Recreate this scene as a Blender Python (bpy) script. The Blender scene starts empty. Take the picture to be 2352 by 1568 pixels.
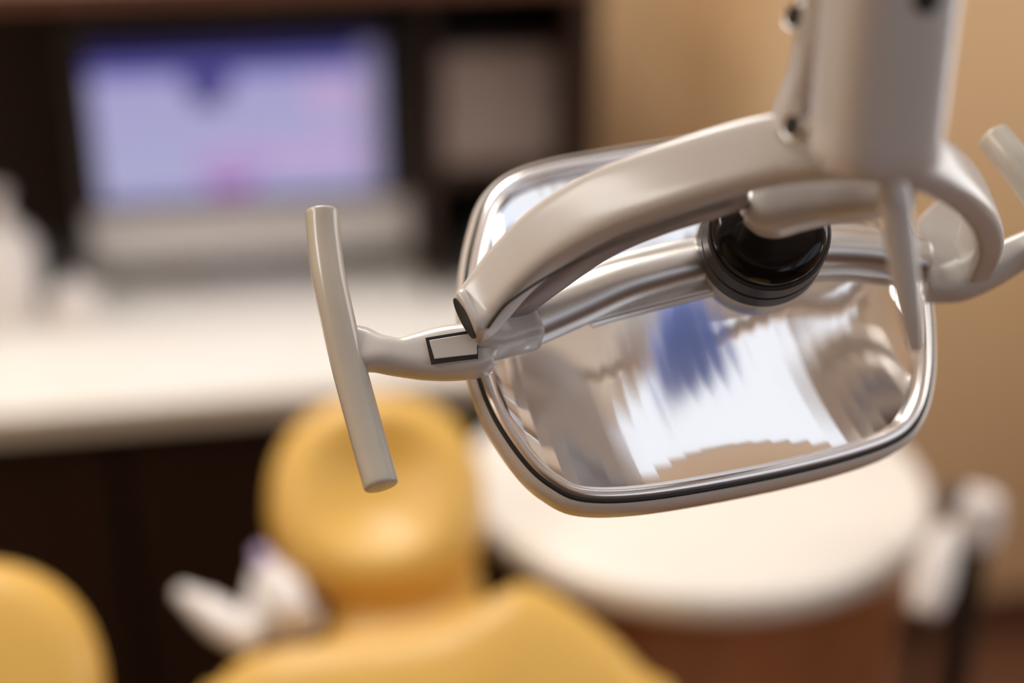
import bpy, bmesh, math, random
from mathutils import Vector, Matrix
random.seed(4)
C = bpy.context.scene.collection
sc = bpy.context.scene
PI = math.pi

# ------------------------------------------------------------------ camera
F = 50.0 / 36.0 * 2352.0
PITCH = math.radians(23)
CAM = Vector((0, 0, 1.61))
FW = Vector((0, math.cos(PITCH), -math.sin(PITCH)))
RT = Vector((1, 0, 0))
UP = Vector((0, math.sin(PITCH), math.cos(PITCH)))
cam_data = bpy.data.cameras.new('camera')
cam_data.lens = 50; cam_data.sensor_width = 36
cam_data.clip_start = 0.02
cam_data.dof.use_dof = True
cam_data.dof.focus_distance = 0.778
cam_data.dof.aperture_fstop = 1.22
cam = bpy.data.objects.new('camera', cam_data); C.objects.link(cam)
cam.location = CAM
cam.rotation_euler = (PI / 2 - PITCH, 0, 0)
sc.camera = cam

def P(x, y, d):
    """point seen at photo position x, y, at depth d metres"""
    return CAM + FW * d + RT * ((x - 1176) / F * d) - UP * ((y - 784) / F * d)
def RAY(x, y):
    return FW + RT * ((x - 1176) / F) - UP * ((y - 784) / F)
def on_plane(x, y, o, n):
    r = RAY(x, y); t = (o - CAM).dot(n) / r.dot(n)
    return CAM + r * t

# room frame: e1 along the back wall to the right, e2 into the wall
YAW = math.radians(11)
B0 = Vector((-0.4385, 1.67, 0))
E1 = Vector((math.cos(YAW), math.sin(YAW), 0))
E2 = Vector((-math.sin(YAW), math.cos(YAW), 0))
def W(a, b, z): return B0 + E1 * a + E2 * b + Vector((0, 0, z))

# ------------------------------------------------------------------ materials
def lin(r, g, b):
    f = lambda c: (c / 255 / 12.92) if c / 255 <= 0.04045 else ((c / 255 + 0.055) / 1.055) ** 2.4
    return (f(r), f(g), f(b), 1)

def mat(name, col, rough=0.4, metal=0.0, var=0.06, scale=12.0, bump=0.0, spec=0.5, coat=0.0, stretch=(1, 1, 1)):
    m = bpy.data.materials.new(name); m.use_nodes = True
    nt = m.node_tree; b = nt.nodes['Principled BSDF']
    tc = nt.nodes.new('ShaderNodeTexCoord')
    mp = nt.nodes.new('ShaderNodeMapping'); mp.inputs['Scale'].default_value = stretch
    nz = nt.nodes.new('ShaderNodeTexNoise'); nz.inputs['Scale'].default_value = scale; nz.inputs['Detail'].default_value = 4
    nt.links.new(tc.outputs['Object'], mp.inputs['Vector']); nt.links.new(mp.outputs[0], nz.inputs['Vector'])
    mx = nt.nodes.new('ShaderNodeMix'); mx.data_type = 'RGBA'
    lo = tuple(max(0, c * (1 - var)) for c in col[:3]) + (1,)
    hi = tuple(min(1, c * (1 + var)) for c in col[:3]) + (1,)
    mx.inputs['A'].default_value = lo; mx.inputs['B'].default_value = hi
    nt.links.new(nz.outputs['Fac'], mx.inputs['Factor'])
    nt.links.new(mx.outputs['Result'], b.inputs['Base Color'])
    b.inputs['Roughness'].default_value = rough
    b.inputs['Metallic'].default_value = metal
    b.inputs['Specular IOR Level'].default_value = spec
    b.inputs['Coat Weight'].default_value = coat
    b.inputs['Coat Roughness'].default_value = 0.12
    if bump:
        bp = nt.nodes.new('ShaderNodeBump'); bp.inputs['Strength'].default_value = bump; bp.inputs['Distance'].default_value = 0.002
        nt.links.new(nz.outputs['Fac'], bp.inputs['Height']); nt.links.new(bp.outputs[0], b.inputs['Normal'])
    return m

def emit(name, col, strength):
    m = bpy.data.materials.new(name); m.use_nodes = True
    nt = m.node_tree; nt.nodes.clear()
    o = nt.nodes.new('ShaderNodeOutputMaterial'); e = nt.nodes.new('ShaderNodeEmission')
    e.inputs['Color'].default_value = col; e.inputs['Strength'].default_value = strength
    nt.links.new(e.outputs[0], o.inputs['Surface'])
    return m

M = {}
M['plastic'] = mat('lamp_plastic', (0.60, 0.57, 0.545, 1), 0.26, var=0.03, scale=30, coat=0.3)
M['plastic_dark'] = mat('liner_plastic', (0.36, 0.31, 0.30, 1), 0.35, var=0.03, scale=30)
M['grip'] = mat('grip_plastic', (0.58, 0.54, 0.47, 1), 0.22, var=0.05, scale=60, coat=0.4)
M['satin'] = mat('satin_aluminium', (0.70, 0.68, 0.66, 1), 0.38, 1.0, var=0.04, scale=40)
M['mirror'] = mat('reflector_mirror', (0.92, 0.90, 0.89, 1), 0.07, 1.0, var=0.01, scale=8)
M['lip'] = mat('polished_lip', (0.90, 0.87, 0.86, 1), 0.24, 1.0, var=0.01, scale=8)
M['housing'] = mat('housing_plastic', (0.66, 0.60, 0.54, 1), 0.3, var=0.03, coat=0.2)
M['gasket'] = mat('black_gasket', (0.012, 0.014, 0.014, 1), 0.5, var=0.2)
M['black_gloss'] = mat('black_gloss', (0.005, 0.0035, 0.0035, 1), 0.13, var=0.2, spec=0.3)
M['graphite'] = mat('graphite_collar', (0.035, 0.030, 0.032, 1), 0.42, 0.0, var=0.1, scale=80)
M['blue'] = mat('blue_filter', (0.20, 0.32, 0.85, 1), 0.35, 0.0, var=0.05)
M['chrome'] = mat('chrome', (0.85, 0.83, 0.80, 1), 0.12, 1.0, var=0.02)
M['hole_shade'] = mat('recess_shade', (0.01, 0.008, 0.006, 1), 0.7)  # shade inside openings, put into the colour
M['yellow'] = mat('yellow_vinyl', (0.66, 0.395, 0.085, 1), 0.42, var=0.04, scale=20, bump=0.05)
M['white_top'] = mat('white_laminate', (0.80, 0.76, 0.70, 1), 0.35, var=0.02)
M['edge'] = mat('counter_edge_shade', (0.55, 0.46, 0.36, 1), 0.4, var=0.04)  # tan stands for shade on the white counter's front edge
M['dark_wood'] = mat('dark_wood', (0.028, 0.013, 0.007, 1), 0.5, spec=0.25, var=0.4, scale=6, stretch=(6, 6, 0.6))
M['red_wood'] = mat('red_wood', (0.10, 0.036, 0.018, 1), 0.45, var=0.4, scale=5, stretch=(6, 6, 0.5))
M['cabinet_red'] = mat('cherry_wood', (0.40, 0.155, 0.062, 1), 0.5, var=0.25, scale=5, stretch=(6, 6, 0.4))
M['wall'] = mat('tan_paint', (0.64, 0.43, 0.235, 1), 0.75, var=0.05, scale=1.5)
M['wall_low_fill'] = mat('low_fill_paint', (0.12, 0.075, 0.045, 1), 0.7, var=0.1, scale=2)  # dark tone added so the unseen wall bounces less light
M['ceil'] = mat('ceiling_paint', (0.90, 0.85, 0.76, 1), 0.85, var=0.03)
M['floor'] = mat('floor_wood', (0.14, 0.06, 0.03, 1), 0.4, var=0.4, scale=4, stretch=(0.6, 6, 1))
M['white'] = mat('white_plastic', (0.74, 0.69, 0.66, 1), 0.3, var=0.03)
M['lilac'] = mat('lilac_plastic', (0.42, 0.32, 0.52, 1), 0.4, var=0.05)
M['black'] = mat('black_plastic', (0.012, 0.009, 0.008, 1), 0.45, var=0.2)
M['alu'] = mat('silver_shell', (0.62, 0.60, 0.60, 1), 0.35, 0.25, var=0.02)
M['taupe'] = mat('taupe_card', (0.23, 0.175, 0.155, 1), 0.6, var=0.08)
M['grey'] = mat('grey_plastic', (0.07, 0.06, 0.06, 1), 0.5, var=0.1)
M['panel'] = emit('panel_light', (1.0, 0.968, 0.92, 1), 15.5)
M['side_panel'] = emit('side_panel_light', (1.0, 0.95, 0.88, 1), 8.5)
M['cool_panel'] = emit('cool_panel_light', (0.90, 0.93, 1.0, 1), 0.88)
M['side_fill'] = emit('side_fill_glow', (1.0, 0.96, 0.93, 1), 3.0)  # glow of the added side window
M['daylight'] = emit('window_daylight', (0.80, 0.87, 1.0, 1), 0.95)

# ------------------------------------------------------------------ mesh helpers
class MB:
    def __init__(self): self.v = []; self.f = []; self.sharp = set()
    def add(self, vs, fs):
        b = len(self.v); self.v += [Vector(x) for x in vs]; self.f += [tuple(i + b for i in f) for f in fs]
        return b

def link(name, mb, m, parent=None, angle=40, bevel=0.0, segs=2, subd=0):
    base = Vector((0, 0, 0))
    if parent is not None:
        r = parent
        while r.parent is not None: r = r.parent
        base = r.location
    else:
        xs = [v.x for v in mb.v]; ys = [v.y for v in mb.v]; zs = [v.z for v in mb.v]
        base = Vector(((min(xs) + max(xs)) / 2, (min(ys) + max(ys)) / 2, min(zs)))
    me = bpy.data.meshes.new(name)
    me.from_pydata([tuple(v - base) for v in mb.v], [], mb.f)
    bm = bmesh.new(); bm.from_mesh(me)
    bmesh.ops.recalc_face_normals(bm, faces=bm.faces)
    if mb.sharp:
        bm.verts.ensure_lookup_table()
        for i, j in mb.sharp:
            e = bm.edges.get((bm.verts[i], bm.verts[j]))
            if e: e.smooth = False
    bm.to_mesh(me); bm.free()
    for p in me.polygons: p.use_smooth = True
    if not mb.sharp: me.set_sharp_from_angle(angle=math.radians(angle))
    me.materials.append(m if not isinstance(m, str) else M[m])
    o = bpy.data.objects.new(name, me); C.objects.link(o)
    if parent is not None: o.parent = parent
    else: o.location = base
    if bevel:
        b = o.modifiers.new('bevel', 'BEVEL'); b.width = bevel; b.segments = segs; b.limit_method = 'ANGLE'
        b.harden_normals = False
    if subd:
        s = o.modifiers.new('subd', 'SUBSURF'); s.levels = subd; s.render_levels = subd
    return o

def thing(name, label, cat, loc, group=None):
    o = bpy.data.objects.new(name, None); C.objects.link(o); o.location = loc
    o.empty_display_size = 0.05
    return tag(o, label, cat, group)
def tag(o, label, cat, group=None, kind=None):
    o['label'] = label; o['category'] = cat
    if group: o['group'] = group
    if kind: o['kind'] = kind
    return o
def struct(o):
    o['kind'] = 'structure'; return o

def catmull(pts, n):
    """smooth samples through tuples of any size"""
    out = []; k = len(pts)
    for i in range(k - 1):
        p0 = pts[max(i - 1, 0)]; p1 = pts[i]; p2 = pts[i + 1]; p3 = pts[min(i + 2, k - 1)]
        for j in range(n):
            t = j / n
            out.append(tuple(0.5 * (2 * b + (c - a) * t + (2 * a - 5 * b + 4 * c - d) * t * t + (3 * b - a - 3 * c + d) * t ** 3)
                             for a, b, c, d in zip(p0, p1, p2, p3)))
    out.append(tuple(pts[-1])); return out
def catmull_closed(pts, n):
    out = []; k = len(pts)
    for i in range(k):
        p0 = pts[i - 1]; p1 = pts[i]; p2 = pts[(i + 1) % k]; p3 = pts[(i + 2) % k]
        for j in range(n):
            t = j / n
            out.append(tuple(0.5 * (2 * b + (c - a) * t + (2 * a - 5 * b + 4 * c - d) * t * t + (3 * b - a - 3 * c + d) * t ** 3)
                             for a, b, c, d in zip(p0, p1, p2, p3)))
    return out

def sup(t, e):
    c, s = math.cos(t), math.sin(t)
    return math.copysign(abs(c) ** (2 / e), c), math.copysign(abs(s) ** (2 / e), s)

def loft(mb, path, ref, halves, e=4.0, seg=28, round_caps=0.0, closed=False):
    """path: Vectors. ref: vector (or list) giving the section's tall axis. halves: (thick, tall) per point"""
    n = len(path); rings = []
    tans = []
    for i in range(n):
        if closed: t = path[(i + 1) % n] - path[i - 1]
        else: t = path[min(i + 1, n - 1)] - path[max(i - 1, 0)]
        tans.append(t.normalized())
    def ring(c, t, rf, h):
        y = (rf - t * rf.dot(t)).normalized(); x = t.cross(y).normalized()
        r = []
        for k in range(seg):
            a, b = sup(2 * PI * k / seg + PI / seg, e)
            r.append(c + x * (a * h[0]) + y * (b * h[1]))
        return r
    rf = lambda i: ref[i] if isinstance(ref, list) else ref
    if round_caps and not closed:
        for s in (3, 2, 1):
            a = s / 3 * PI / 2
            k = 1 - round_caps * 0 - (1 - math.cos(a)) * 0.98
            m = min(halves[0])
            off = round_caps * math.sin(a)
            h0 = halves[0]
            h = tuple(max(x - round_caps * (1 - math.cos(a)), x * 0.05) for x in h0)
            rings.append(ring(path[0] - tans[0] * off, tans[0], rf(0), h))
    for i in range(n): rings.append(ring(path[i], tans[i], rf(i), halves[i]))
    if round_caps and not closed:
        for s in (1, 2, 3):
            a = s / 3 * PI / 2
            h0 = halves[-1]
            h = tuple(max(x - round_caps * (1 - math.cos(a)), x * 0.05) for x in h0)
            rings.append(ring(path[-1] + tans[-1] * round_caps * math.sin(a), tans[-1], rf(n - 1), h))
    vs = [v for r in rings for v in r]; fs = []
    nr = len(rings)
    for i in range(nr if closed else nr - 1):
        j = (i + 1) % nr
        for k in range(seg):
            l = (k + 1) % seg
            fs.append((i * seg + k, i * seg + l, j * seg + l, j * seg + k))
    if not closed:
        fs.append(tuple(range(seg))[::-1]); fs.append(tuple((nr - 1) * seg + k for k in range(seg)))
    mb.add(vs, fs)
    return mb

def tube(mb, path, r, seg=20, ref=None, cap=0.0):
    rs = r if isinstance(r, list) else [r] * len(path)
    if ref is None: ref = Vector((0.3, 0.5, 0.81))
    return loft(mb, path, ref, [(x, x) for x in rs], e=2, seg=seg, round_caps=cap)

def closed_tube(mb, path, r, ref, seg=10, flat=1.0):
    return loft(mb, path, ref, [(r, r * flat)] * len(path), e=2, seg=seg, closed=True)

def lathe(mb, o, ax, prof, seg=48):
    ax = ax.normalized(); x = ax.orthogonal().normalized(); y = ax.cross(x)
    vs = []; fs = []
    for t, r in prof:
        for k in range(seg):
            a = 2 * PI * k / seg
            vs.append(o + ax * t + (x * math.cos(a) + y * math.sin(a)) * max(r, 1e-5))
    n = len(prof)
    for i in range(n - 1):
        for k in range(seg):
            l = (k + 1) % seg
            fs.append((i * seg + k, i * seg + l, (i + 1) * seg + l, (i + 1) * seg + k))
    fs.append(tuple(range(seg))[::-1]); fs.append(tuple((n - 1) * seg + k for k in range(seg)))
    mb.add(vs, fs); return mb

def rbox(mb, a0, a1, b0, b1, z0, z1):
    """box in the room frame"""
    vs = [W(a, b, z) for z in (z0, z1) for a, b in ((a0, b0), (a1, b0), (a1, b1), (a0, b1))]
    mb.add(vs, [(3, 2, 1, 0), (4, 5, 6, 7), (0, 1, 5, 4), (1, 2, 6, 5), (2, 3, 7, 6), (3, 0, 4, 7)])
    return mb
def cyl(mb, o, r, h, seg=40, r2=None):
    return lathe(mb, Vector(o), Vector((0, 0, 1)), [(0, r), (h, r if r2 is None else r2)], seg)

# ================================================================== ROOM
HC = 2.55
struct(link('floor', rbox(MB(), -1.9, 2.0, -3.6, 0.9, -0.06, 0.0), 'floor'))
struct(link('ceiling', rbox(MB(), -1.9, 2.0, -3.6, 0.9, HC, HC + 0.06), 'ceil'))
struct(link('wall_back', rbox(MB(), -1.9, 2.0, 0.64, 0.72, 0, HC), 'wall'))
struct(link('wall_right', rbox(MB(), 0.926, 2.0, 0.40, 0.638, 0, HC), 'wall', bevel=0.01))
struct(link('wall_left', rbox(MB(), -1.98, -1.9, -3.6, 0.72, 0, HC), 'wall'))
ws = MB()
TZ = 2.53
SB0, SB1, SZ0, SZ1 = -1.3, 0.0, 0.9, 2.1
rbox(ws, 2.0, 2.08, -3.6, 0.72, 0, SZ0); rbox(ws, 2.0, 2.08, SB0, 0.72, SZ1, HC); rbox(ws, 2.0, 2.08, -3.4, -1.6, TZ, HC)
rbox(ws, 2.0, 2.08, SB1, 0.72, SZ0, SZ1)
rbox(ws, 2.0, 2.08, -3.6, -3.4, SZ0, HC); rbox(ws, 2.0, 2.08, -1.6, SB0, SZ0, HC); rbox(ws, 2.0, 2.08, -3.4, -1.6, SZ0, 1.2)
struct(link('wall_side', ws, 'wall'))
wn = MB()
for b0, b1, z0, z1 in ((SB0, SB1, SZ0, SZ0 + .05), (SB0, SB1, SZ1 - .05, SZ1), (SB0, SB0 + .05, SZ0 + .05, SZ1 - .05), (SB1 - .05, SB1, SZ0 + .05, SZ1 - .05)):
    rbox(wn, 1.98, 2.06, b0, b1, z0, z1)
win = struct(link('added_fill_window', wn, 'white'))  # unseen window added to brighten the right wall
wn = MB()
for b0, b1, z0, z1 in ((-3.4, -1.6, 1.2, 1.25), (-3.4, -1.6, TZ - .05, TZ), (-3.4, -3.35, 1.25, TZ - .05), (-1.65, -1.6, 1.25, TZ - .05)):
    rbox(wn, 1.98, 2.06, b0, b1, z0, z1)
win3 = struct(link('added_mirror_window', wn, 'white'))  # unseen window added so the upper reflector mirrors white
link('window_pane', rbox(MB(), 2.02, 2.03, -3.35, -1.65, 1.25, TZ - .05), 'daylight', win3)
link('window_pane', rbox(MB(), 2.02, 2.03, SB0 + .05, SB1 - .05, SZ0 + .05, SZ1 - .05), 'side_fill', win)

# wall behind the photographer, with a window opening; coloured dark to lower the fill light
wf = MB()
WA0, WA1, WZ0, WZ1 = 0.5, 1.95, 1.5, 2.54
rbox(wf, -1.9, 2.0, -3.68, -3.6, 0, WZ0); rbox(wf, -1.9, 2.0, -3.68, -3.6, WZ1, HC)
rbox(wf, -1.9, WA0, -3.68, -3.6, WZ0, WZ1); rbox(wf, WA1, 2.0, -3.68, -3.6, WZ0, WZ1)
struct(link('wall_front', wf, 'wall_low_fill'))
wn = MB()
for a0, a1, z0, z1 in ((WA0, WA1, WZ0, WZ0 + .05), (WA0, WA1, WZ1 - .05, WZ1), (WA0, WA0 + .05, WZ0 + .05, WZ1 - .05), (WA1 - .05, WA1, WZ0 + .05, WZ1 - .05)):
    rbox(wn, a0, a1, -3.67, -3.58, z0, z1)
win = struct(link('window_1', wn, 'white'))
gl = link('window_pane', rbox(MB(), WA0 + .05, WA1 - .05, -3.64, -3.63, WZ0 + .05, WZ1 - .05), 'daylight', win)
struct(link('baseboard_right', rbox(MB(), 0.915, 2.0, 0.385, 0.40, 0, 0.09), 'red_wood', bevel=0.003))

# ceiling light panels
def troffer(a, b, wa, wb, light, label):
    t = thing('ceiling_light', label, 'ceiling light', W(a, b, HC - 0.03), 'recessed ceiling light panels')
    fr = MB()
    for a0, a1, b0, b1 in ((a - wa, a + wa, b - wb, b - wb + 0.03), (a - wa, a + wa, b + wb - 0.03, b + wb),
                           (a - wa, a - wa + 0.03, b - wb + 0.03, b + wb - 0.03), (a + wa - 0.03, a + wa, b - wb + 0.03, b + wb - 0.03)):
        rbox(fr, a0, a1, b0, b1, HC - 0.03, HC)
    link('frame', fr, 'white', t)
    link('diffuser', rbox(MB(), a - wa + 0.03, a + wa - 0.03, b - wb + 0.03, b + wb - 0.03, HC - 0.022, HC - 0.004), light, t)
troffer(-0.05, -0.02, 0.3, 0.45, 'panel', 'warm bright rectangular ceiling light panel above the yellow headrest')
troffer(-1.4, -0.9, 0.3, 0.6, 'side_panel', 'warm softer rectangular ceiling light panel by the left wall')
troffer(0.72, -0.72, 0.28, 0.65, 'cool_panel', 'cool dim ceiling light panel above the dental lamp')
troffer(1.5, -2.6, 0.45, 0.9, 'cool_panel', 'large cool ceiling light panel in the far corner above the window')

# ================================================================== COUNTER AND CABINETS
ct = MB(); rbox(ct, -1.5, 0.62, 0.0, 0.60, 0.78, 0.82)
cto = tag(link('countertop', ct, 'white_top', bevel=0.006), 'long white worktop running below the computer along the back wall', 'countertop')
link('edge_shade_strip', rbox(MB(), -1.5, 0.62, -0.004, 0.0, 0.782, 0.816), 'edge', cto)  # strip painting the shade of the vertical counter edge
for i, (a0, a1, lab) in enumerate(((-1.5, -0.79, 'dark brown base cabinet at the left end of the white worktop'),
                                   (-0.785, -0.085, 'dark brown base cabinet under the worktop, left of the yellow headrest'),
                                   (-0.08, 0.60, 'dark brown base cabinet under the worktop, behind the yellow headrest'))):
    t = thing('base_cabinet', lab, 'cabinet', W((a0 + a1) / 2, 0.32, 0), 'base cabinets under the white worktop')
    link('body', rbox(MB(), a0, a1, 0.06, 0.60, 0.08, 0.779), 'dark_wood', t)
    link('plinth', rbox(MB(), a0, a1, 0.10, 0.58, 0, 0.08), 'black', t)
    am = (a0 + a1) / 2
    link('door', rbox(MB(), a0 + 0.005, am - 0.002, 0.04, 0.06, 0.09, 0.75), 'red_wood' if False else 'dark_wood', t, bevel=0.003)
    link('door', rbox(MB(), am + 0.002, a1 - 0.005, 0.04, 0.06, 0.09, 0.75), 'dark_wood', t, bevel=0.003)

hu = thing('hutch', 'dark brown wooden hutch on the worktop around the computer', 'cabinet', W(-0.4, 0.5, 0.82))
link('back_panel', rbox(MB(), -1.5, 0.62, 0.60, 0.636, 0.822, 1.285), 'dark_wood', hu)
link('side_panel', rbox(MB(), 0.585, 0.62, 0.24, 0.60, 0.822, 1.285), 'dark_wood', hu)
link('side_panel', rbox(MB(), -1.5, -1.46, 0.24, 0.60, 0.822, 1.285), 'dark_wood', hu)
link('top_board', rbox(MB(), -1.5, 0.62, 0.235, 0.636, 1.285, 1.315), 'red_wood', hu, bevel=0.003)
link('shelf', rbox(MB(), 0.39, 0.585, 0.30, 0.60, 1.0, 1.018), 'dark_wood', hu)
link('divider', rbox(MB(), 0.375, 0.39, 0.30, 0.60, 0.822, 1.285), 'dark_wood', hu)

# taupe box on the shelf
tag(link('storage_box', rbox(MB(), 0.40, 0.575, 0.31, 0.50, 1.0185, 1.19), 'taupe', bevel=0.006), 'taupe storage box on the shelf right of the computer', 'box')
# magazine holder with slanted front
mh = MB()
a0, a1 = 0.44, 0.56
prof = [(0.33, 0.822), (0.55, 0.822), (0.55, 0.985), (0.45, 0.985), (0.33, 0.90)]
vs = [W(a, b, z) for a in (a0, a1) for b, z in prof]
mh.add(vs, [(0, 1, 2, 3, 4), (9, 8, 7, 6, 5)] + [(i, i + 5, (i + 1) % 5 + 5, (i + 1) % 5) for i in range(5)])
tag(link('file_holder', mh, 'black', bevel=0.003), 'black slant-front file holder on the worktop under the shelf', 'file holder')

# ---------------------------------------------------------------- computer
comp = thing('desktop_computer', 'silver all-in-one computer with a glowing lilac screen on the white worktop', 'computer', W(0.115, 0.44, 0.82))
ca, cb = 0.12, 0.41
sh = MB(); rbox(sh, ca - 0.249, ca + 0.249, cb, cb + 0.022, 0.862, 1.222)
link('shell', sh, 'alu', comp, bevel=0.006)
link('bezel', rbox(MB(), ca - 0.247, ca + 0.247, cb - 0.003, cb, 0.95, 1.220), 'black', comp)
scr_m = bpy.data.materials.new('computer_screen'); scr_m.use_nodes = True
def screen_material(m, blobs, base_bottom, base_top, strength):
    nt = m.node_tree; nt.nodes.clear(); N = nt.nodes.new; L = nt.links.new
    out = N('ShaderNodeOutputMaterial'); em = N('ShaderNodeEmission'); em.inputs['Strength'].default_value = strength
    L(em.outputs[0], out.inputs['Surface'])
    uv = N('ShaderNodeUVMap'); uv.uv_map = 'uv'
    sp = N('ShaderNodeSeparateXYZ'); L(uv.outputs[0], sp.inputs[0])
    mx = N('ShaderNodeMix'); mx.data_type = 'RGBA'; mx.inputs['A'].default_value = base_bottom; mx.inputs['B'].default_value = base_top
    L(sp.outputs['Y'], mx.inputs['Factor']); cur = mx.outputs['Result']
    for cx, cy, rx, ry, col, k in blobs:
        def axis(s, c, r):
            a = N('ShaderNodeMath'); a.operation = 'SUBTRACT'; L(s, a.inputs[0]); a.inputs[1].default_value = c
            d = N('ShaderNodeMath'); d.operation = 'DIVIDE'; L(a.outputs[0], d.inputs[0]); d.inputs[1].default_value = r
            p = N('ShaderNodeMath'); p.operation = 'ABSOLUTE'; L(d.outputs[0], p.inputs[0]); return p.outputs[0]
        mm = N('ShaderNodeMath'); mm.operation = 'MAXIMUM'; L(axis(sp.outputs['X'], cx, rx), mm.inputs[0]); L(axis(sp.outputs['Y'], cy, ry), mm.inputs[1])
        mr = N('ShaderNodeMapRange'); mr.inputs['From Min'].default_value = 1.05; mr.inputs['From Max'].default_value = 0.95
        mr.inputs['To Min'].default_value = 0; mr.inputs['To Max'].default_value = k; L(mm.outputs[0], mr.inputs['Value'])
        m2 = N('ShaderNodeMix'); m2.data_type = 'RGBA'; L(mr.outputs[0], m2.inputs['Factor']); L(cur, m2.inputs['A']); m2.inputs['B'].default_value = col
        cur = m2.outputs['Result']
    L(cur, em.inputs['Color'])
screen_material(scr_m, [
    (0.5, 0.97, 0.6, 0.075, lin(30, 28, 78), 1.0),
    (0.5, 0.85, 0.6, 0.05, lin(98, 92, 165), 1.0),
    (0.83, 0.62, 0.10, 0.14, lin(190, 165, 205), 0.8),
    (0.40, 0.77, 0.085, 0.07, lin(78, 72, 132), 1.0), (0.40, 0.67, 0.055, 0.06, lin(66, 60, 115), 1.0),
    (0.66, 0.26, 0.30, 0.10, lin(190, 165, 210), 1.0),
    (0.46, 0.22, 0.14, 0.06, lin(178, 150, 200), 1.0),
    (0.45, 0.075, 0.08, 0.04, lin(160, 85, 165), 1.0),
    (0.5, 0.03, 0.6, 0.035, lin(140, 135, 180), 0.7),
    (0.45, 0.07, 0.055, 0.035, lin(165, 80, 160), 1.0),
    (0.97, 0.45, 0.05, 0.5, lin(135, 125, 150), 0.7),
], lin(176, 174, 210), lin(164, 158, 204), 0.8)
so = MB()
so.add([W(a, cb - 0.0034, z) for a, z in ((ca - 0.222, 0.962), (ca + 0.203, 0.962), (ca + 0.203, 1.200), (ca - 0.222, 1.200))], [(0, 1, 2, 3)])
s_ob = link('screen', so, scr_m, comp)
uvl = s_ob.data.uv_layers.new(name='uv')
for lp in s_ob.data.loops:
    co = s_ob.data.vertices[lp.vertex_index].co + comp.location - B0
    a = co.dot(E1); uvl.data[lp.index].uv = ((a - ca + 0.222) / 0.425, (co.z - 0.962) / 0.238)
st = MB()
vs = [W(a, b, z) for a in (ca - 0.1, ca + 0.1) for b, z in ((cb + 0.024, 0.90), (cb + 0.034, 0.90), (cb + 0.09, 0.827), (cb + 0.08, 0.822))]
st.add(vs, [(0, 1, 2, 3), (7, 6, 5, 4)] + [(i, i + 4, (i + 1) % 4 + 4, (i + 1) % 4) for i in range(4)])
link('stand_neck', st, 'alu', comp)
link('stand_foot', rbox(MB(), ca - 0.1, ca + 0.1, cb - 0.06, cb + 0.10, 0.8205, 0.828), 'alu', comp, bevel=0.002)
# left counter items
def W2(x, y, z):  # point on a horizontal plane under a photo position
    r = RAY(x, y); t = (z - CAM.z) / r.z
    return CAM + r * t
p = W2(25, 730, 0.821)
ds = thing('soap_dispenser', 'tall white plastic dispenser at the far left of the worktop', 'dispenser', p)
b = MB(); lathe(b, p, Vector((0, 0, 1)), [(0, 0.045), (0.005, 0.05), (0.11, 0.05), (0.135, 0.035), (0.14, 0.018), (0.155, 0.018)]); link('bottle', b, 'white', ds)
b = MB(); lathe(b, p + Vector((0, 0, 0.155)), Vector((0, 0, 1)), [(0, 0.014), (0.03, 0.014), (0.032, 0.02), (0.04, 0.018)])
tube(b, [p + Vector((0, 0, 0.188)), p + Vector((-0.03, -0.02, 0.19)), p + Vector((-0.045, -0.03, 0.178))], 0.006, 10); link('pump', b, 'white', ds)
p = W2(150, 690, 0.821)
mg = thing('pen_cup', 'small black cup on the worktop left of the computer', 'cup', p)
b = MB(); lathe(b, p, Vector((0, 0, 1)), [(0, 0.03), (0.004, 0.034), (0.085, 0.036), (0.088, 0.034), (0.084, 0.031), (0.01, 0.029)]); link('cup_body', b, 'black', mg)
p = W2(180, 742, 0.821)
jr = thing('cotton_jar', 'low pale round jar on the worktop in front of the black cup', 'jar', p)
b = MB(); lathe(b, p, Vector((0, 0, 1)), [(0, 0.034), (0.003, 0.037), (0.04, 0.037), (0.043, 0.034)]); link('jar_body', b, 'white', jr)
b = MB(); lathe(b, p + Vector((0, 0, 0.043)), Vector((0, 0, 1)), [(0, 0.037), (0.006, 0.037), (0.012, 0.02), (0.018, 0.007), (0.026, 0.009), (0.03, 0.004)]); link('lid', b, 'white', jr)

# ================================================================== ROUND TABLE
TC = Vector((0.213, 1.482, 0)); TR = 0.27
tb = thing('round_table', 'white round-topped table on a cherry wood cabinet beneath the lamp', 'table', TC)
b = MB(); lathe(b, TC, Vector((0, 0, 1)), [(0.780, TR - 0.012), (0.784, TR - 0.004), (0.792, TR), (0.808, TR), (0.816, TR - 0.004), (0.82, TR - 0.012)], 96)
link('table_top', b, 'white_top', tb)
def tbox(x0, x1, y0, y1, z0, z1, mb=None):
    mb = mb or MB()
    vs = [TC + E1 * x + E2 * y + Vector((0, 0, z)) for z in (z0, z1) for x, y in ((x0, y0), (x1, y0), (x1, y1), (x0, y1))]
    mb.add(vs, [(3, 2, 1, 0), (4, 5, 6, 7), (0, 1, 5, 4), (1, 2, 6, 5), (2, 3, 7, 6), (3, 0, 4, 7)]); return mb
link('cabinet_body', tbox(-0.14, 0.19, -0.165, 0.17, 0.06, 0.78), 'cabinet_red', tb, bevel=0.004)
link('cabinet_door', tbox(-0.11, 0.182, -0.183, -0.165, 0.08, 0.765), 'cabinet_red', tb, bevel=0.004)
link('plinth', tbox(-0.12, 0.17, -0.14, 0.15, 0, 0.06), 'black', tb)

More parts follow.
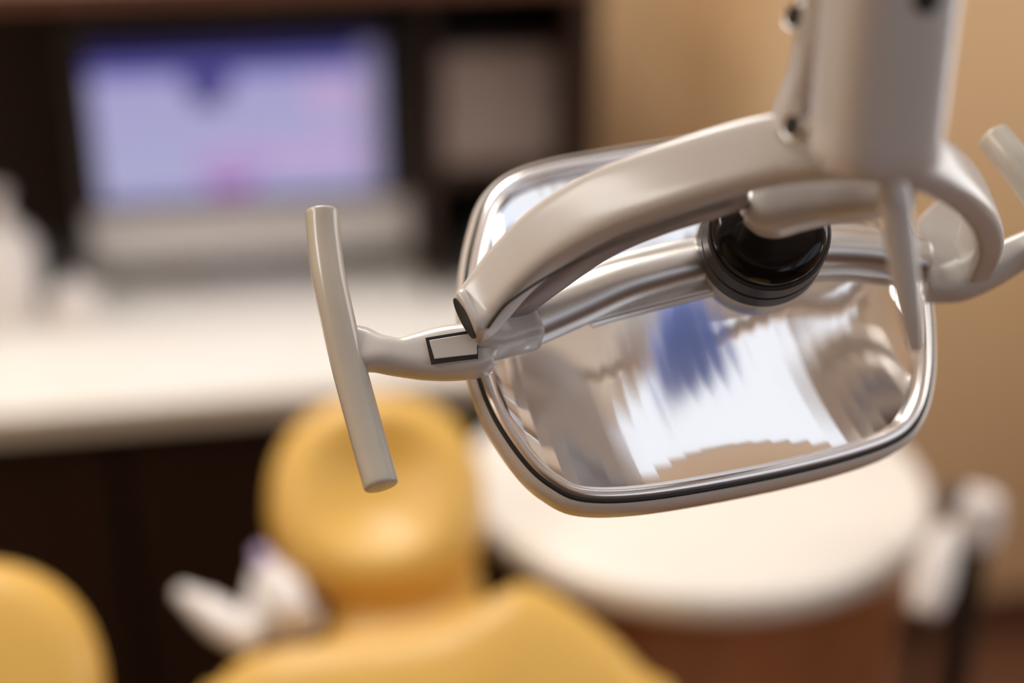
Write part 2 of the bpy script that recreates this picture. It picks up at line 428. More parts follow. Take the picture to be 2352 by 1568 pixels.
# ================================================================== INSTRUMENT STAND (right)
p = P(2236, 1235, 1.5)
base = Vector((p.x, p.y, 0))
ist = thing('instrument_stand', 'black pole stand with a white holder head right of the round table', 'stand', base)
b = MB(); lathe(b, base, Vector((0, 0, 1)), [(0, 0.085), (0.012, 0.085), (0.025, 0.06), (0.03, 0.03)]); link('base', b, 'black', ist)
b = MB(); lathe(b, base, Vector((0, 0, 1)), [(0.03, 0.0165), (p.z, 0.0165)], 24); link('pole', b, 'black', ist)
b = MB(); lathe(b, base + Vector((0, 0, p.z - 0.005)), Vector((0, 0, 1)), [(0, 0.018), (0.004, 0.024), (0.035, 0.027), (0.055, 0.022), (0.062, 0.008)], 32); link('holder_head', b, 'white', ist)
kn = P(2185, 1140, 1.5)
b = MB(); lathe(b, kn + Vector((0, -0.008, 0)), Vector((-0.2, -1, 0.2)), [(0, 0.014), (0.004, 0.0175), (0.012, 0.0175), (0.016, 0.013)], 32); link('highlight_disc', b, 'grey', ist)  # added disc in place of a blurred highlight
b = MB(); tube(b, [base + Vector((0, 0, p.z + 0.04)), kn + Vector((0.01, 0, -0.005)), kn], 0.006, 12); link('bracket', b, 'chrome', ist)
h0 = P(2172, 1225, 1.46); h1 = P(2125, 1395, 1.44)
b = MB(); tube(b, [base + Vector((0, 0, p.z + 0.01)), base.lerp(h0, 0.6) * 1.0 + Vector((0, 0, (p.z + 0.01) - base.lerp(h0, 0.6).z))], 0.006, 12); link('clip', b, 'chrome', ist)
hp = thing('suction_handpiece', 'white suction handpiece hanging beside the black pole stand', 'handpiece', h1)
b = MB(); tube(b, [h0, h0.lerp(h1, .3), h0.lerp(h1, .7), h1], [0.013, 0.019, 0.021, 0.016], 24, cap=0.008); link('body', b, 'white', hp)
b = MB(); tube(b, [h1, h1 + Vector((-0.005, 0, -0.2)), h1 + Vector((-0.03, 0.0, -0.45)), Vector((h1.x - 0.10, h1.y + 0.0, 0.03))], 0.006, 12); link('hose', b, 'black', hp)

# ================================================================== HANDPIECE HOLDER (left of the chair)
q = P(610, 1420, 1.42)
base = Vector((q.x - 0.02, q.y + 0.12, 0))
hs = thing('handpiece_stand', 'slim black stand with white bracket left of the yellow headrest', 'stand', base)
b = MB(); lathe(b, base, Vector((0, 0, 1)), [(0, 0.12), (0.012, 0.12), (0.025, 0.08), (0.03, 0.02)]); link('base', b, 'black', hs)
b = MB(); lathe(b, base, Vector((0, 0, 1)), [(0.03, 0.012), (q.z - 0.03, 0.012)], 20); link('pole', b, 'black', hs)
b = MB(); loft(b, [base + Vector((0, 0, q.z - 0.03)), P(600, 1440, 1.46), P(650, 1430, 1.43), P(725, 1425, 1.43)], Vector((0, 0, 1)), [(0.016, 0.014), (0.022, 0.018), (0.022, 0.022), (0.012, 0.014)], e=3, seg=20, round_caps=0.006); link('bracket', b, 'white', hs)
def hand(name, pts, rs, label, tip):
    t = thing(name, label, 'handpiece', pts[0])
    b = MB(); tube(b, pts, rs, 22, cap=min(rs) * 0.6); link('body', b, 'white', t)
    b = MB(); tube(b, [pts[-1], pts[-1] + (pts[-1] - pts[0]).normalized() * 0.03], [rs[-1] * 0.9, rs[-1] * 0.5], 18, cap=0.002); link('tip', b, tip, t)
hand('air_syringe', [P(570, 1462, 1.375), P(515, 1428, 1.385), P(468, 1395, 1.395)], [0.017, 0.019, 0.016], 'white syringe handpiece pointing left from the stand bracket', 'white')
hand('polishing_handpiece', [P(672, 1405, 1.395), P(650, 1355, 1.405), P(625, 1318, 1.42)], [0.020, 0.021, 0.015], 'white handpiece with a lilac tip, upright behind the chair shoulder', 'lilac')

# ================================================================== DENTAL CHAIR
HCn = P(865, 1122, 1.45)
chair = thing('dental_chair', 'reclined yellow vinyl dental chair with a dished round headrest', 'chair', Vector((0.05, 0.35, 0)))
hn = (CAM - HCn).normalized()
hn = (hn + Vector((0.0, -0.10, 0.5))).normalized()
hx = Vector((0, 0, 1)).cross(hn).normalized() * 1.0
hy = hn.cross(hx).normalized()
if hx.x < 0: hx = -hx
if hy.z < 0: hy = -hy
def cushion(mb, o, X, Y, N, rx, ry, prof, e=2.3, seg=64, taper=0.0):
    """prof: (radius factor, height) from the front centre to the back centre"""
    vs = []; fs = []
    for r, h in prof:
        for k in range(seg):
            a, b_ = sup(2 * PI * k / seg, e)
            w = 1 + taper * b_ * r
            vs.append(o + X * (a * rx * r * w) + Y * (b_ * ry * r) + N * h)
    n = len(prof)
    for i in range(n - 1):
        for k in range(seg):
            l = (k + 1) % seg
            fs.append((i * seg + k, i * seg + l, (i + 1) * seg + l, (i + 1) * seg + k))
    c0 = mb.add(vs, fs)
    mb.f.append(tuple(c0 + k for k in range(seg))[::-1]); mb.f.append(tuple(c0 + (n - 1) * seg + k for k in range(seg)))
prof = catmull([(0.02, -0.009), (0.2, -0.008), (0.40, 0.000), (0.60, 0.010), (0.74, 0.011), (0.88, 0.002), (0.97, -0.018), (1.0, -0.04), (0.95, -0.06), (0.8, -0.07), (0.4, -0.072), (0.02, -0.072)], 5)
b = MB(); cushion(b, HCn - hn * 0.0, hx, hy, hn, 0.113, 0.113, prof, e=2.25, taper=-0.03)
link('headrest', b, 'yellow', chair, angle=180)
# headrest neck and bar
b = MB()
loft(b, [P(925, 1290, 1.51), P(930, 1390, 1.46), P(945, 1500, 1.42)], RT, [(0.022, 0.078), (0.022, 0.080), (0.022, 0.085)], e=3, seg=32, round_caps=0.006)
link('headrest_neck', b, 'yellow', chair, angle=180)
# backrest: outline seen from above, extruded as a padded slab
bn_o = P(1000, 1500, 1.33)
cx_ = Vector((0.10, -1.0, -1.05)).normalized()      # toward the foot end
cs_ = Vector((0, 0, 1)).cross(cx_).normalized()     # sideways
if cs_.x < 0: cs_ = -cs_
cn_ = cx_.cross(cs_).normalized()
if cn_.z < 0: cn_ = -cn_
BX, BN = cx_, cn_
def slab(mb, outline, o, thick, puff, rnd=0.03, ax=None):
    cx_, cn_ = ax if ax else (BX, BN)
    """outline: (along, side) closed polygon; padded slab with rounded edge and puffed top"""
    n = len(outline)
    ca_ = sum(p[0] for p in outline) / n; cb_ = sum(p[1] for p in outline) / n
    rings = [(0.02, puff), (0.3, puff * 0.95), (0.6, puff * 0.75), (0.8, puff * 0.45), (0.9, puff * 0.2), (0.96, -rnd * 0.15), (0.99, -rnd * 0.5), (1.0, -rnd), (1.0, -thick + rnd), (0.985, -thick + rnd * .4), (0.95, -thick), (0.4, -thick), (0.02, -thick)]
    vs = []; fs = []
    for s, h in rings:
        for a, d in outline:
            vs.append(o + cx_ * (ca_ + (a - ca_) * s) + cs_ * (cb_ + (d - cb_) * s) + cn_ * h)
    m = len(rings)
    for i in range(m - 1):
        for k in range(n):
            l = (k + 1) % n
            fs.append((i * n + k, i * n + l, (i + 1) * n + l, (i + 1) * n + k))
    c0 = mb.add(vs, fs)
    mb.f.append(tuple(c0 + k for k in range(n))[::-1]); mb.f.append(tuple(c0 + (m - 1) * n + k for k in range(n)))
pix = [(1570, 1600), (1500, 1540), (1420, 1460), (1310, 1375), (1210, 1328), (1118, 1368), (1010, 1428), (880, 1452), (760, 1462), (660, 1476), (560, 1500), (490, 1560), (440, 1640)]
far = []
for x, y in pix:
    w = on_plane(x, y, bn_o, cn_) - bn_o
    far.append((w.dot(cx_), w.dot(cs_)))
near = [(0.30, far[-1][1] - 0.03), (0.48, -0.20), (0.56, -0.10), (0.57, 0.05), (0.52, 0.17), (0.40, 0.23), (0.2, far[0][1] + 0.02)]
outl = catmull_closed(far + near, 4)
b = MB(); slab(b, outl, bn_o, 0.10, 0.018); link('backrest', b, 'yellow', chair, angle=180)
so_ = bn_o + cx_ * 0.52 - cn_ * 0.02
sX = Vector((0.10, -1.0, 0.03)).normalized(); sN = sX.cross(cs_).normalized()
if sN.z < 0: sN = -sN
seat_out = catmull_closed([(0.0, -0.2), (0.0, 0.2), (0.1, 0.25), (0.4, 0.25), (0.75, 0.20), (0.85, 0.1), (0.85, -0.1), (0.75, -0.2), (0.4, -0.25), (0.1, -0.25)], 4)
b = MB(); slab(b, seat_out, so_, 0.11, 0.012, ax=(sX, sN)); link('seat', b, 'yellow', chair, angle=180)
b = MB()
loft(b, [bn_o + cx_ * 0.1 - cn_ * 0.115, bn_o + cx_ * 0.45 - cn_ * 0.125, so_ + sX * 0.1 - sN * 0.125, so_ + sX * 0.7 - sN * 0.125], Vector((0, 0.4, 1)), [(0.09, 0.022), (0.11, 0.022), (0.12, 0.022), (0.13, 0.022)], e=5, seg=24); link('frame', b, 'white', chair)
cb_o = Vector((so_.x + 0.03, so_.y - 0.3, 0)); pz = so_.z - 0.13
b = MB(); lathe(b, cb_o, Vector((0, 0, 1)), [(0, 0.26), (0.02, 0.26), (0.05, 0.2), (0.07, 0.1), (pz - 0.05, 0.09), (pz, 0.09)], 48); link('pedestal', b, 'white', chair)

# ================================================================== STOOL (bottom left)
sb = P(-90, 1590, 1.22)
sbase = Vector((sb.x - 0.24, sb.y - 0.14, 0))
stool = thing('operator_stool', 'yellow vinyl stool with a round backrest at the lower left corner', 'stool', sbase)
sn = ((CAM - sb).normalized() + Vector((0, 0, 0.15))).normalized()
sx = Vector((0, 0, 1)).cross(sn).normalized(); sy = sn.cross(sx).normalized()
prof2 = catmull([(0.02, 0.012), (0.4, 0.011), (0.7, 0.008), (0.86, 0.0), (0.96, -0.016), (1.0, -0.032), (0.95, -0.052), (0.8, -0.06), (0.4, -0.062), (0.02, -0.062)], 5)
b = MB(); cushion(b, sb, sx, sy, sn, 0.122, 0.118, prof2, e=2.2); link('backrest', b, 'yellow', stool, angle=180)
sz = 0.52
b = MB(); lathe(b, sbase, Vector((0, 0, 1)), [(sz - 0.02, 0.12), (sz - 0.01, 0.18), (sz + 0.03, 0.20), (sz + 0.05, 0.19), (sz + 0.06, 0.14), (sz + 0.062, 0.01)], 56); link('seat', b, 'yellow', stool, angle=180)
bp_ = catmull([tuple(sbase + Vector((0.02, 0.02, sz - 0.03))), tuple(sbase + Vector((0.20, 0.17, sz - 0.02))), tuple(sb - sn * 0.10 + Vector((0.0, 0.02, -0.10))), tuple(sb - sn * 0.055)], 6)
b = MB(); tube(b, [Vector(v) for v in bp_], 0.012, 14); link('back_bar', b, 'chrome', stool)
b = MB(); lathe(b, sbase, Vector((0, 0, 1)), [(0.10, 0.03), (0.3, 0.03), (0.3, 0.02), (sz - 0.02, 0.02)], 28); link('post', b, 'chrome', stool)
for k in range(5):
    a = 2 * PI * k / 5 + 0.3
    d = Vector((math.cos(a), math.sin(a), 0))
    b = MB(); loft(b, [sbase + Vector((0, 0, 0.115)), sbase + d * 0.14 + Vector((0, 0, 0.10)), sbase + d * 0.26 + Vector((0, 0, 0.075))], Vector((0, 0, 1)), [(0.02, 0.018), (0.017, 0.015), (0.013, 0.012)], e=3, seg=16); lg = link('leg', b, 'black', stool)
    b = MB(); lathe(b, sbase + d * 0.25 + d.cross(Vector((0, 0, 1))) * -0.012 + Vector((0, 0, 0.031)), d.cross(Vector((0, 0, 1))), [(0, 0.022), (0.003, 0.03), (0.021, 0.03), (0.024, 0.022)], 24); link('castor', b, 'black', lg)

# ================================================================== DENTAL LAMP
PL = P(1100, 775, 0.785); PR = P(2165, 640, 0.845)
A = (PR - PL).normalized()
cc = (RT * -0.03 + UP * 0.87 + FW * 0.45); Cx = (cc - A * cc.dot(A)).normalized()
Nn = A.cross(Cx).normalized()
if Nn.dot(CAM - PL) < 0: Nn = -Nn
RO = P(1625, 700, 0.845)
post_top_xy = P(2010, 300, 0.645)
lamp = thing('dental_lamp', 'pale dental operating lamp with mirrored reflector, black bulb cap and two curved handles', 'lamp', W(1.7, 0.12, HC - 0.001))

# --- rim outline (dark gasket line)
rim_px = [(1088, 830), (1130, 948), (1200, 1055), (1265, 1115), (1345, 1148), (1500, 1143), (1750, 1100), (1950, 1052), (2070, 1005), (2118, 945),
          (2138, 860), (2138, 760), (2128, 670), (2108, 590), (2075, 510), (2030, 430), (1975, 362), (1900, 322), (1800, 306), (1700, 308), (1600, 320), (1500, 335),
          (1380, 354), (1260, 376), (1170, 408), (1118, 458), (1090, 535), (1072, 625), (1068, 725)]
rim = [Vector(v) for v in catmull_closed([tuple(on_plane(x, y, RO, Nn)) for x, y in rim_px], 6)]
rc = sum(rim, Vector()) / len(rim)
loc2 = [((v - rc).dot(A), (v - rc).dot(Cx)) for v in rim]
def inset(loop, d):
    n = len(loop); out = []
    for i in range(n):
        x0, y0 = loop[i - 2]; x1, y1 = loop[(i + 2) % n]
        tx, ty = x1 - x0, y1 - y0; l = math.hypot(tx, ty) or 1
        nx, ny = -ty / l, tx / l
        if nx * -loop[i][0] + ny * -loop[i][1] < 0: nx, ny = -nx, -ny
        out.append((loop[i][0] + nx * d, loop[i][1] + ny * d))
    return out
def L3(p, h): return rc + A * p[0] + Cx * p[1] + Nn * h
b = MB(); closed_tube(b, rim, 0.0013, Nn, 10); link('gasket', b, 'gasket', lamp)
def ring_loft(mb, loops):
    n = len(loops[0]); vs = [v for l in loops for v in l]; fs = []
    for i in range(len(loops) - 1):
        for k in range(n):
            l = (k + 1) % n
            fs.append((i * n + k, i * n + l, (i + 1) * n + l, (i + 1) * n + k))
    return mb.add(vs, fs)
# inner lip
lip = MB()
ring_loft(lip, [[L3(p, h) for p in inset(loc2, d)] for d, h in ((0.0005, 0.0), (0.0020, 0.0020), (0.0040, 0.0026), (0.0060, 0.0020), (0.0080, -0.0005), (0.0098, -0.004), (0.0108, -0.008))])
link('rim_lip', lip, 'lip', lamp, angle=60)
# back housing
hs_ = MB()
sc2 = lambda d, k, h: [L3((p[0] * k, p[1] * k), h) for p in inset(loc2, d)]
loops = [sc2(0.0, 1, 0.0), sc2(-0.003, 1, -0.001), sc2(-0.0045, 1, -0.006), sc2(-0.003, 1, -0.018), sc2(0.004, 0.98, -0.035), sc2(0.012, 0.9, -0.055), sc2(0.015, 0.72, -0.072), sc2(0.015, 0.4, -0.082), sc2(0.015, 0.05, -0.084)]
i0 = ring_loft(hs_, loops)
n_ = len(loc2); hs_.f.append(tuple(i0 + (len(loops) - 1) * n_ + k for k in range(n_)))
link('reflector_housing', hs_, 'housing', lamp, angle=70)
# faceted mirror
inner = inset(loc2, 0.0100)
def span(a):
    ys = []
    n = len(inner)
    for i in range(n):
        x0, y0 = inner[i]; x1, y1 = inner[(i + 1) % n]
        if (x0 - a) * (x1 - a) <= 0 and x0 != x1:
            t = (a - x0) / (x1 - x0); ys.append(y0 + (y1 - y0) * t)
    return min(ys), max(ys)
amin = min(p[0] for p in inner) + 0.0004; amax = max(p[0] for p in inner) - 0.0004
NCOL, NROW = 30, 48
mi = MB(); vs = []; am_ = (amin + amax) / 2; aw = (amax - amin) / 2
MD = 0.034
for i in range(NCOL + 1):
    # equal angle columns, narrow at the ends
    u = i / NCOL * 2 - 1
    u = math.sin(u * PI / 2) * 0.35 + u * 0.65
    a = am_ + aw * u
    y0, y1 = span(a)
    for j in range(NROW + 1):
        v = j / NROW * 2 - 1
        v = math.sin(v * PI / 2) * 0.3 + v * 0.7
        y = (y0 + y1) / 2 + (y1 - y0) / 2 * v
        h = -0.0065 - MD * (1 - v * v) * (1 - 0.85 * (u * u if abs(u) < 0.5 else 0.25 + (abs(u) - 0.5)) - 0.2 * abs(u) ** 24)
        vs.append(L3((a, y), h))
fs = []
for i in range(NCOL):
    for j in range(NROW):
        q0 = i * (NROW + 1) + j
        fs.append((q0, q0 + NROW + 1, q0 + NROW + 2, q0 + 1))
mi.add(vs, fs)
for i in range(1, NCOL):
    for j in range(NROW): mi.sharp.add((i * (NROW + 1) + j, i * (NROW + 1) + j + 1))
link('reflector', mi, 'mirror', lamp)

# --- crossbar
b = MB()
bar_c = catmull([(1185, 752, 0.800, 58), (1240, 728, 0.803, 60), (1330, 690, 0.806, 58), (1420, 655, 0.808, 52), (1500, 633, 0.810, 48), (1620, 605, 0.814, 46), (1750, 583, 0.82, 46), (1900, 574, 0.826, 48), (2000, 580, 0.832, 48), (2060, 588, 0.834, 52), (2112, 596, 0.836, 52)], 5)
loft(b, [P(x, y, d) for x, y, d, h in bar_c], Cx, [(0.013, h * d / F) for x, y, d, h in bar_c], e=2.2, seg=32, round_caps=0.004)
bar = link('crossbar', b, 'satin', lamp, angle=60)
b = MB()
web = catmull([(1330, 700, 0.812, 62), (1400, 668, 0.816, 74), (1500, 640, 0.818, 76), (1620, 612, 0.82, 74), (1760, 590, 0.826, 72), (1900, 578, 0.832, 72), (2000, 585, 0.838, 72), (2080, 600, 0.842, 66)], 5)
loft(b, [P(x, y, d) for x, y, d, h in web], Cx, [(0.005, h * d / F) for x, y, d, h in web], e=6, seg=28)
link('web', b, 'satin', bar, angle=40)

# --- bulb housing
b0 = P(1736, 583, 0.822); b1 = P(1776, 512, 0.762)
ax = (b1 - b0).normalized()
b = MB(); lathe(b, b0, ax, [(-0.006, 0.030), (-0.006, 0.0350), (0.004, 0.0362), (0.017, 0.0362), (0.0185, 0.0355)], 64)
bh = link('bulb_housing', b, 'satin', lamp, angle=35)
b = MB(); lathe(b, b0, ax, [(0.0178, 0.0330), (0.0178, 0.0352), (0.0186, 0.0359), (0.0315, 0.0352), (0.0322, 0.0342), (0.0322, 0.0335)], 64); link('collar', b, 'graphite', bh, angle=35)
b = MB(); lathe(b, b0, ax, [(0.0320, 0.033), (0.0320, 0.0337), (0.0345, 0.0337), (0.0345, 0.033)], 64); link('groove_ring', b, 'black_gloss', bh, angle=35)
b = MB(); lathe(b, b0, ax, [(0.0343, 0.033), (0.0343, 0.0342), (0.0350, 0.0350), (0.0470, 0.0340), (0.0478, 0.0330)], 64); link('collar', b, 'graphite', bh, angle=35)
b = MB(); lathe(b, b0, ax, [(0.0470, 0.0320)] + [(0.0475 + 0.010 * math.sin(t), 0.0225 + 0.0095 * math.cos(t)) for t in [k / 9 * PI / 2 for k in range(10)]] + [(0.0578, 0.014), (0.0579, 0.002)], 64); link('dome_cap', b, 'black_gloss', bh, angle=60)
b = MB(); lathe(b, b0, ax, [(-0.018, 0.018), (-0.018, 0.023), (-0.016, 0.025), (-0.006, 0.026)], 48); link('filter', b, 'blue', bh, angle=60)

# --- yoke
yk = catmull([(1078, 726, 0.7690, 60), (1096, 716, 0.7700, 64), (1128, 676, 0.7690, 68), (1182, 612, 0.7635, 72), (1270, 535, 0.752, 78), (1390, 467, 0.736, 81), (1520, 418, 0.72, 82), (1660, 373, 0.705, 83), (1790, 343, 0.692, 84),
              (1920, 335, 0.682, 84), (2050, 345, 0.682, 84), (2130, 372, 0.692, 80), (2200, 415, 0.715, 74), (2244, 470, 0.75, 68), (2256, 530, 0.785, 62), (2236, 595, 0.825, 56)], 7)
b = MB()
loft(b, [P(x, y, d) for x, y, d, h in yk], Cx, [(0.0085 + 0.0025 * max(0, 1 - k / 10), h * d / F) for k, (x, y, d, h) in enumerate(yk)], e=4.5, seg=40, round_caps=0.003)
yoke = link('yoke', b, 'plastic', lamp, angle=60)
# darker channel under the arms
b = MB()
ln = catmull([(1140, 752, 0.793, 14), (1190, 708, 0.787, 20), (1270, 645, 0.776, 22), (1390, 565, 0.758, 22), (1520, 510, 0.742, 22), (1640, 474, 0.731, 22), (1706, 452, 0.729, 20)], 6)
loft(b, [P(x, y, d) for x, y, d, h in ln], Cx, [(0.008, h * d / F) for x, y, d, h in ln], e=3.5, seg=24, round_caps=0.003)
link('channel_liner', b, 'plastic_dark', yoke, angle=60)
# flat dark oval painting the shade inside the left arm's open end
e0 = P(1078, 726, 0.7690)
yt = (P(yk[1][0], yk[1][1], yk[1][2]) - P(yk[0][0], yk[0][1], yk[0][2])).normalized()
ed = -yt
uy = (Cx - yt * Cx.dot(yt)).normalized(); ux = yt.cross(uy).normalized()
b = MB(); seg = 40
def oval(k, t): return [e0 + ed * t + ux * (math.cos(2 * PI * j / seg) * 0.0086 * k) + uy * (math.sin(2 * PI * j / seg) * 0.0128 * k) for j in range(seg)]
vs = oval(1, 0.001) + oval(1, 0.0034) + oval(0.9, 0.0034) + oval(0.8, 0.0032)
b.add(vs, [tuple(range(seg))[::-1], tuple(range(3 * seg, 4 * seg))] + [(i * seg + j, i * seg + (j + 1) % seg, (i + 1) * seg + (j + 1) % seg, (i + 1) * seg + j) for i in range(3) for j in range(seg)])
link('end_hole_shade', b, 'hole_shade', yoke)
b = MB()
sm = catmull([(1120, 753), (1150, 712), (1181, 684), (1269, 628), (1379, 574), (1547, 508), (1623, 480), (1680, 462)], 6)
yd = lambda x: next((d0 + (d1 - d0) * (x - x0) / (x1 - x0) for (x0, _, d0, _), (x1, _, d1, _) in zip(yk, yk[1:]) if x0 <= x <= x1), 0.77)
tube(b, [P(x, y, yd(x) - 0.0125) for x, y in sm], 0.0008, 10)
link('seam', b, 'gasket', yoke)
# pivot brackets
b = MB()
bl = catmull([(1090, 775, 0.786, 42), (1130, 775, 0.79, 44), (1180, 755, 0.797, 52), (1215, 742, 0.80, 56)], 5)
loft(b, [P(x, y, d) for x, y, d, h in bl], Cx, [(0.014, h * d / F) for x, y, d, h in bl], e=4, seg=28, round_caps=0.004)
link('pivot_bracket', b, 'plastic', lamp, angle=60)
b = MB()
ck_n = (-A * 0.80 - FW * 0.60).normalized(); ck_o = P(2170, 560, 0.850)
ck = catmull_closed([tuple(on_plane(x, y, ck_o, ck_n)) for x, y in ((2108, 512), (2136, 478), (2168, 450), (2198, 462), (2214, 520), (2232, 590), (2212, 632), (2160, 650), (2124, 646), (2112, 580))], 5)
ck = [Vector(v) for v in ck]; n_ = len(ck); ckc = sum(ck, Vector()) / n_
b.add([ckc + (v - ckc) * 0.95 + ck_n * 0.001 for v in ck] + ck + [v - ck_n * 0.009 for v in ck],
      [tuple(range(n_))[::-1], tuple(range(2 * n_, 3 * n_))] + [(i * n_ + k, i * n_ + (k + 1) % n_, (i + 1) * n_ + (k + 1) % n_, (i + 1) * n_ + k) for i in range(2) for k in range(n_)])
link('pivot_bracket', b, 'plastic', lamp, angle=30)
# joint tab rising along the post
b = MB()
tabp = catmull([(1838, 350, 0.705, 84), (1850, 275, 0.690, 74), (1876, 190, 0.673, 66), (1894, 90, 0.660, 64), (1902, -20, 0.652, 62), (1906, -110, 0.645, 62)], 6)
loft(b, [P(x, y, d) for x, y, d, h in tabp], RT, [(0.014, h * d / F) for x, y, d, h in tabp], e=4, seg=32, round_caps=0.004)
tab = link('joint_tab', b, 'plastic', yoke, angle=60)
for x, y, d in ((1826, 38, 0.655), (1821, 290, 0.664)):
    sd = (-RT * 0.80 - FW * 0.60).normalized()
    o = P(x, y, d)
    b = MB(); lathe(b, o, sd, [(-0.014, 0.0068), (0.0, 0.0068), (0.0012, 0.0062), (0.0008, 0.0050), (0.0004, 0.0048)], 28); s_ = link('screw', b, 'satin', tab, angle=35)
    b = MB(); lathe(b, o, sd, [(0.0002, 0.0050), (0.0011, 0.0050), (0.0011, 0.0008)], 24); link('screw_recess_shade', b, 'hole_shade', tab, angle=35)  # raised dark disc painting the shade in the screw socket

# --- post
pb = P(2012, 400, 0.632)
post = MB(); TH = math.radians(12)
SQ = 0.0266
def sq_ring(z, k=1.0, dx=0.0):
    r = []
    for j in range(48):
        t = 2 * PI * j / 48
        a_, b_ = sup(t, 3.5)
        x = a_ * SQ * k; y = b_ * SQ * k
        # turned so that one corner leans to the camera
        xr = x * math.cos(TH) - y * math.sin(TH); yr = x * math.sin(TH) + y * math.cos(TH)
        r.append(Vector((post_top_xy.x + xr + dx, post_top_xy.y + yr, z)))
    return r
zb = pb.z - 0.004
rings = [sq_ring(zb, 0.05), sq_ring(zb, 0.72), sq_ring(zb + 0.001, 0.84), sq_ring(zb + 0.004, 0.93), sq_ring(zb + 0.009, 0.985), sq_ring(zb + 0.016, 1.0), sq_ring(zb + 0.19, 1.0), sq_ring(zb + 0.20, 0.96), sq_ring(zb + 0.205, 0.85), sq_ring(zb + 0.205, 0.05)]
i0 = ring_loft(post, rings)
post.f.append(tuple(range(48))[::-1]); post.f.append(tuple(9 * 48 + j for j in range(48)))
po = link('post', post, 'plastic', lamp, angle=50)
ae = W(1.7, 0.12, 0)
b = MB()
z1_ = zb + 0.30
ap = catmull([(post_top_xy.x, post_top_xy.y, zb + 0.20), (post_top_xy.x, post_top_xy.y, z1_ - 0.03), (post_top_xy.x + 0.03, post_top_xy.y + 0.03, z1_), (post_top_xy.x * .5 + ae.x * .5, post_top_xy.y * .5 + ae.y * .5, z1_ + 0.01), (ae.x - 0.04, ae.y - 0.04, z1_ + 0.02), (ae.x, ae.y, z1_ + 0.06), (ae.x, ae.y, HC - 0.02)], 8)
tube(b, [Vector(v) for v in ap], 0.018, 24); link('ceiling_arm', b, 'plastic', lamp)
b = MB(); lathe(b, Vector((ae.x, ae.y, HC - 0.05)), Vector((0, 0, 1)), [(0, 0.03), (0.01, 0.09), (0.0495, 0.1)], 48); link('ceiling_plate', b, 'plastic', lamp)
rn = Vector((math.cos(TH - PI / 2), math.sin(TH - PI / 2), 0))
o = P(2130, -2, 0.6)
fc = Vector((post_top_xy.x, post_top_xy.y, 0)) + rn * SQ
o = CAM + RAY(2130, -4) * ((fc - CAM).dot(rn) / RAY(2130, -4).dot(rn))
b = MB(); lathe(b, o - rn * 0.001, rn, [(0, 0.0065), (0.0016, 0.0065), (0.0022, 0.005)], 24); link('screw', b, 'black', po, angle=35)

# --- knuckle and lever
b = MB()
kn_ = catmull([(1722, 470, 0.742, 30), (1735, 474, 0.741, 52), (1775, 478, 0.737, 64), (1830, 470, 0.731, 58), (1900, 462, 0.724, 50), (1970, 458, 0.716, 46), (2040, 452, 0.708, 42), (2080, 448, 0.703, 36)], 6)
loft(b, [P(x, y, d) for x, y, d, h in kn_], Cx, [(h * 0.95 * d / F, h * d / F) for x, y, d, h in kn_], e=3.6, seg=36, round_caps=0.004)
link('knuckle', b, 'plastic', lamp, angle=80)
b = MB()
lv = catmull([(2050, 418, 0.672, 30), (2054, 450, 0.672, 37), (2062, 520, 0.676, 36), (2076, 620, 0.682, 33), (2090, 715, 0.688, 27), (2102, 795, 0.694, 17)], 6)
loft(b, [P(x, y, d) for x, y, d, h in lv], RT, [(h * 0.8 * d / F, h * d / F) for x, y, d, h in lv], e=2.4, seg=28, round_caps=0.003)
link('switch_lever', b, 'plastic', lamp, angle=80)

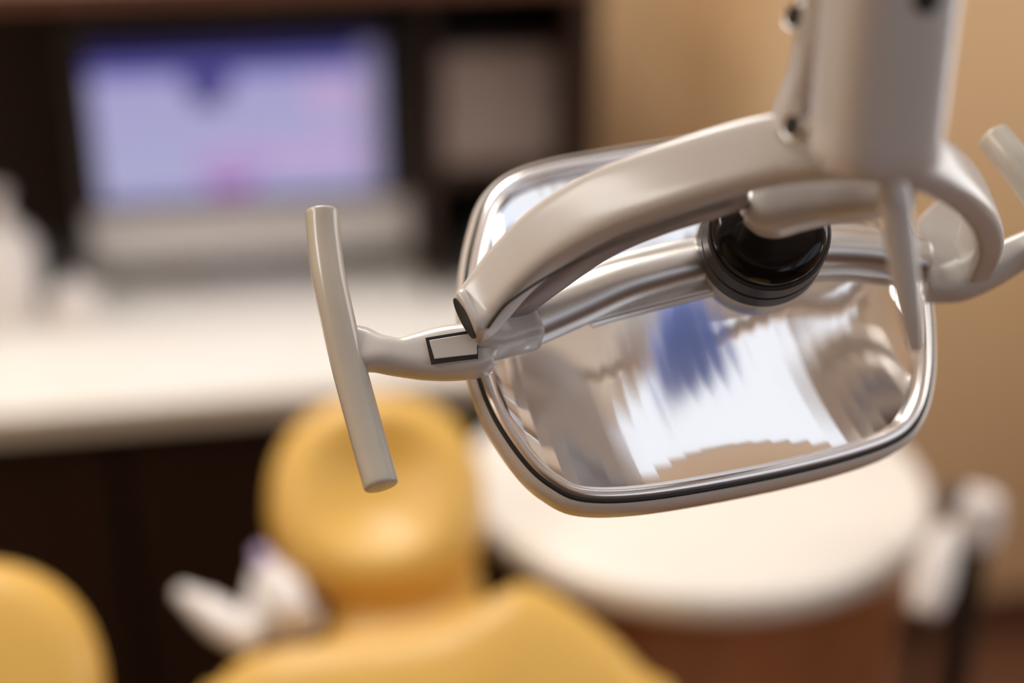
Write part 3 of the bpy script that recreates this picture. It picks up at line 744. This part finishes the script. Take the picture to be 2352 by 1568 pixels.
# --- handles
def grip(pts, r):
    b = MB(); pp = [P(x, y, d) for x, y, d in catmull(pts, 8)]
    loft(b, pp, Nn, [(r, r)] * len(pp), e=2, seg=36, round_caps=0.0016)
    return link('handle', b, 'grip', lamp, angle=70)
lh = grip([(740, 489, 0.802), (744, 550, 0.798), (756, 640, 0.791), (775, 730, 0.785), (798, 830, 0.779), (826, 935, 0.772), (852, 1030, 0.765), (875, 1112, 0.758)], 0.0095)
b = MB()
arm = catmull([(800, 800, 0.784, 58), (832, 804, 0.785, 54), (870, 812, 0.785, 40), (915, 820, 0.786, 40), (965, 818, 0.787, 52), (1020, 812, 0.787, 62), (1080, 806, 0.787, 64), (1110, 800, 0.788, 60)], 6)
loft(b, [P(x, y, d) for x, y, d, h in arm], Cx, [(0.006 + 0.0045 * min(1, k / 14), h * d / F) for k, (x, y, d, h) in enumerate(arm)], e=3.2, seg=32, round_caps=0.003)
la = link('handle_arm', b, 'plastic', lh, angle=70)
# latch plate with dark joint line
def plate(corners, o, n, th):
    b = MB(); w = [on_plane(x, y, o, n) for x, y in corners]
    b.add([v - n * 0.004 for v in w] + [v + n * th for v in w], [(3, 2, 1, 0), (4, 5, 6, 7), (0, 1, 5, 4), (1, 2, 6, 5), (2, 3, 7, 6), (3, 0, 4, 7)])
    return b
lo = P(1035, 808, 0.7740)
ln_ = (-FW * 0.95 + UP * 0.3).normalized()
jo = link('latch_joint', plate([(977, 776), (1098, 756), (1098, 822), (990, 834)], lo, ln_, 0.0004), 'gasket', la)
link('latch_plate', plate([(986, 782), (1096, 764), (1096, 814), (998, 825)], lo, ln_, 0.0009), 'plastic', jo, bevel=0.0003)
rh = grip([(2284, 315, 0.842), (2330, 372, 0.833), (2385, 450, 0.826), (2430, 540, 0.820), (2465, 640, 0.814), (2490, 760, 0.808), (2505, 880, 0.80)], 0.0098)
b = MB()
arm = catmull([(2130, 660, 0.838, 30), (2200, 645, 0.838, 44), (2270, 617, 0.835, 42), (2340, 580, 0.83, 36), (2400, 555, 0.822, 34), (2440, 560, 0.818, 44)], 6)
loft(b, [P(x, y, d) for x, y, d, h in arm], Cx, [(0.011, h * d / F) for x, y, d, h in arm], e=3.2, seg=32, round_caps=0.003)
link('handle_arm', b, 'plastic', rh, angle=70)

# ================================================================== light and view
w = bpy.data.worlds.new('world'); sc.world = w; w.use_nodes = True
w.node_tree.nodes['Background'].inputs[0].default_value = (0.75, 0.8, 0.9, 1)
w.node_tree.nodes['Background'].inputs[1].default_value = 0.2
sc.view_settings.view_transform = 'Standard'
sc.view_settings.look = 'None'
sc.view_settings.exposure = 0.30
sc.view_settings.gamma = 1.0
sc.view_settings.use_curve_mapping = False
sc.cycles.use_denoising = True
